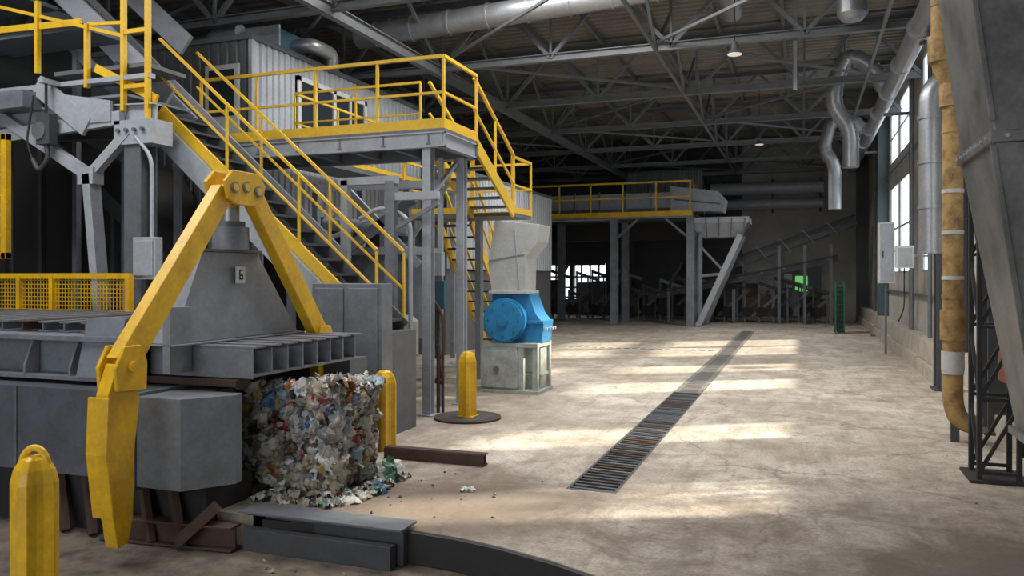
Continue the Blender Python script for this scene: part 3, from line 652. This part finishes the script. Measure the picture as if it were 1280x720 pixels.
for i in range(8):
    t=i*math.pi/4; b.cyl((cx+.3*math.cos(t),Y0-.075,cz+.3*math.sin(t)),(cx+.3*math.cos(t),Y0-.05,cz+.3*math.sin(t)),.018,'blue_dark',n=8)
b.prism([(-5.2,.94),(-4.6,.94),(-4.56,1.3),(-4.72,1.5),(-4.85,1.85),(-5.2,1.85)],'y',Y0+.2,Y1-.1,'blue')
b.box(-5.0,-4.55,Y0+.15,Y1-.12,1.3,1.36,'blue'); 
for i in range(4): b.cyl((-4.55,Y0+.25+i*.18,1.2),(-4.5,Y0+.25+i*.18,1.2),.03,'grey_light',n=8)
b.box(-5.6,-4.85,Y0+.22,Y1-.12,1.7,1.86,'blue')
b.prism([(-5.56,1.86),(-5.64,2.45),(-5.5,3.26),(-4.6,3.16),(-4.64,2.84),(-4.88,2.55),(-4.9,1.86)],'y',Y0+.1,Y1-.15,'beige_grey')
b.box(-5.62,-4.84,Y0+.07,Y1-.12,1.862,1.92,'beige_grey'); b.beam((-5.62,Y0+.09,2.5),(-4.9,Y0+.09,2.62),.02,.03,'grey_light')
b.beam((-5.0,Y0+.09,1.9),(-5.1,Y0+.09,3.1),.02,.03,'grey_light')
b.done()
# ------------------------------------------------------------ far platform
b=B('far_conveyor_platform')
b.box(-13.5,-4.5,35.4,38.2,4.75,4.95,'grey_steel'); b.beam((-13.5,35.36,4.95),(-4.5,35.36,4.95),.05,.22,'yellow')
b.rail([(-13.5,35.42,5.0),(-4.6,35.42,5.0),(-4.6,38,5.0)],1.35,'yellow_rail',.04,1.5,1,0)
for x in (-13,-11.2,-8.0,-4.6):
    for y in (35.6,38): b.ibeam((x,y,0),(x,y,4.75),.32,.32,'grey_steel')
b.beam((-8,35.6,3.8),(-6.9,35.6,4.75),.1,.1,'grey_steel'); b.beam((-4.6,35.6,3.8),(-5.7,35.6,4.75),.1,.1,'grey_steel')
b.box(-13.5,-4.5,38.2,38.4,3.9,4.95,'black_steel')
b.done()
b=B('overhead_belt_conveyor')
b.box(-13,-4.2,36.6,37.6,5.15,5.35,'grey_mid'); b.box(-13,-4.2,36.55,36.6,5.3,6.0,'grey_light'); b.box(-13,-4.2,37.6,37.65,5.3,6.0,'grey_light')
b.prism([(-5.6,5.1),(-3.3,5.05),(-3.2,5.6),(-3.5,5.95),(-5.6,6.25)],'y',36.3,37.7,'grey_light'); b.prism([(-5.4,5.6),(-3.4,5.35),(-3.4,5.42),(-5.4,5.67)],'y',36.26,36.3,'grey_mid')
for i in range(8): b.beam((-12.5+i*1.2,36.5,4.95),(-12.5+i*1.2,36.5,6.1),.06,.06,'grey_steel')
b.done()
b=B('discharge_hopper')
b.frust((-4.2,-2.6,36,37.4),3.9,(-4.7,-2.2,35.6,37.6),4.5,'grey_light'); b.box(-4.75,-2.15,35.55,37.65,4.5,4.75,'grey_light')
for i in range(5): b.beam((-4.4+i*.5,35.6,3.9),(-4.5+i*.55,35.53,4.7),.05,.05,'grey_mid')
b.beam((-2.5,35.8,4.0),(-4.3,35.8,0),.2,.25,'grey_light'); b.beam((-2.5,37.4,4.0),(-4.2,37.4,0),.2,.25,'grey_light'); b.beam((-4.2,35.8,4),(-4.2,35.8,0),.15,.15,'grey_steel')
b.beam((-4.2,35.8,2.2),(-3.3,35.8,2.3),.12,.12,'grey_steel'); b.beam((-4.2,35.8,3.5),(-3.2,35.8,2.4),.1,.1,'grey_steel')
b.done()
b=B('inclined_belt_conveyor')
for yy in (38.5,39.2): b.beam((-3.6,yy,2.6),(2.2,yy,4.7),.1,.5,'grey_dark'); b.beam((-7,yy,1.2),(1.5,yy,3.0),.1,.35,'grey_dark')
b.beam((-3.6,38.8,2.8),(2.2,38.8,4.9),.8,.06,'black_steel'); b.beam((-7,38.8,1.3),(1.5,38.8,3.1),.8,.06,'black_steel')
for i in range(9): x=-6.5+i*.95; b.cyl((x,38.4,1.35+i*.2),(x,39.3,1.35+i*.2),.08,'grey_mid',n=8)
for x in (-6,-4.5,-3,-1,.1,1.2): b.beam((x,38.5,0),(x,38.5,3.6 if x>-3 else 1.6),.14,.14,'grey_mid')
for i in range(5): b.beam((-3+i,38.4,3.2+i*.36),(-2.5+i,38.4,2.6+i*.36),.05,.05,'grey_mid')
b.done()
b=B('mobile_sorting_machinery')
random.seed(3)
for i in range(24):
    x=-15+i*.68+random.uniform(-.2,.2); y=39.6+random.uniform(0,1.2); h=random.uniform(.8,2.1)
    if x>0: h=min(h,1.1)
    c=random.choice(['black_steel','grey_dark','grey_mid','rust','black_steel','grey_dark'])
    b.box(x,x+.6,y,y+.8,.3,h,c); b.beam((x,y,0),(x,y,h+.6),.08,.08,'grey_mid'); b.beam((x+.6,y,0),(x+.6,y,h+.3),.08,.08,'grey_mid'); b.beam((x,y,h+.5),(x+1.2,y,h+.1),.1,.15,'grey_steel' if i%3==0 else 'grey_dark')
    b.cyl((x+.1,y-.1,.5),(x+.1,y+.1,.5),.25,'black_steel'); b.beam((x-.3,y-.05,.3),(x+1.1,y-.05,2.9 if i%4==0 and x<-2 else 1.5),.07,.14,'grey_mid' if i%2 else 'grey_dark')
b.done()
b=B('far_corrugated_cabin'); b.box(-8.7,-4.9,41.9,43.5,5.4,7.6,'cladding_green'); b.corr('x',41.86,-8.8,-4.8,5.4,7.6,'cladding_green',.3,.06); b.box(-8.8,-4.8,41.8,43.6,7.6,7.7,'grey_mid')
for x in (-8.6,-5): b.ibeam((x,42.8,0),(x,42.8,5.4),.25,.25,'grey_dark')
b.done()
b=B('back_wall_duct'); b.cyl((-4.5,43,6.7),(1,43,6.7),.32,'grey_light',n=20); b.cyl((-4.5,43.2,5.9),(1,43.2,5.9),.28,'grey_light',n=20)
for x in (-4,-1.5,.8): b.box(x,x+.1,42.7,43.95,5.5,5.6,'grey_dark'); b.box(x,x+.1,43.3,43.9,5.5,7.2,'grey_dark')
b.done()
# ------------------------------------------------------------ light
w=bpy.data.worlds.new('sky'); S.world=w; w.use_nodes=True; bg=w.node_tree.nodes['Background']; bg.inputs['Color'].default_value=(.88,.94,1,1); bg.inputs['Strength'].default_value=2.4
def light(t,name,loc,e,**k):
    l=bpy.data.lights.new(name,t); l.energy=e; o=bpy.data.objects.new(name,l); o.location=loc; S.collection.objects.link(o)
    for a,v in k.items(): setattr(l,a,v)
    return o
o=light('SUN','sun_light',(8,20,8),10,angle=math.radians(2.8),color=(1,.93,.76)); o.rotation_euler=Vector((-1,-.6,-.75)).to_track_quat('-Z','Y').to_euler()
light('AREA','overhead_fill_light',(-6,3.5,8.9),400,size=3,color=(1,.98,.96))  # area lights from here on are added overhead fill, without fixtures
light('AREA','overhead_fill_light',(-10.5,5,8.9),450,size=3,color=(1,.98,.96))
light('AREA','overhead_fill_light',(-3.2,11.5,8.9),640,size=3,color=(1,.98,.95))
light('AREA','overhead_fill_light',(-5,15.3,8.95),480,size=3,color=(1,.98,.95))
for x,y,e in ((-1.4,18.2,1200),(-1.5,31,1000),(-7,24,800),(-1,37.5,250)):  # first two belong to the pendant lamps, last two are added fill
    o=light('SPOT','pendant_and_fill_light',(x,y,7.0),e,spot_size=math.radians(150),spot_blend=.8,shadow_soft_size=.15,color=(1,.97,.93))
# ------------------------------------------------------------ camera
c=bpy.data.cameras.new('camera'); c.sensor_width=36; c.lens=28.125; c.shift_y=-15/1280; c.clip_end=200
co=bpy.data.objects.new('camera',c); S.collection.objects.link(co); co.location=(0,0,2.2); co.rotation_euler=(math.pi/2,0,math.atan(.363)); S.camera=co
S.view_settings.view_transform='Standard'; S.view_settings.look='None'; S.view_settings.exposure=-.12
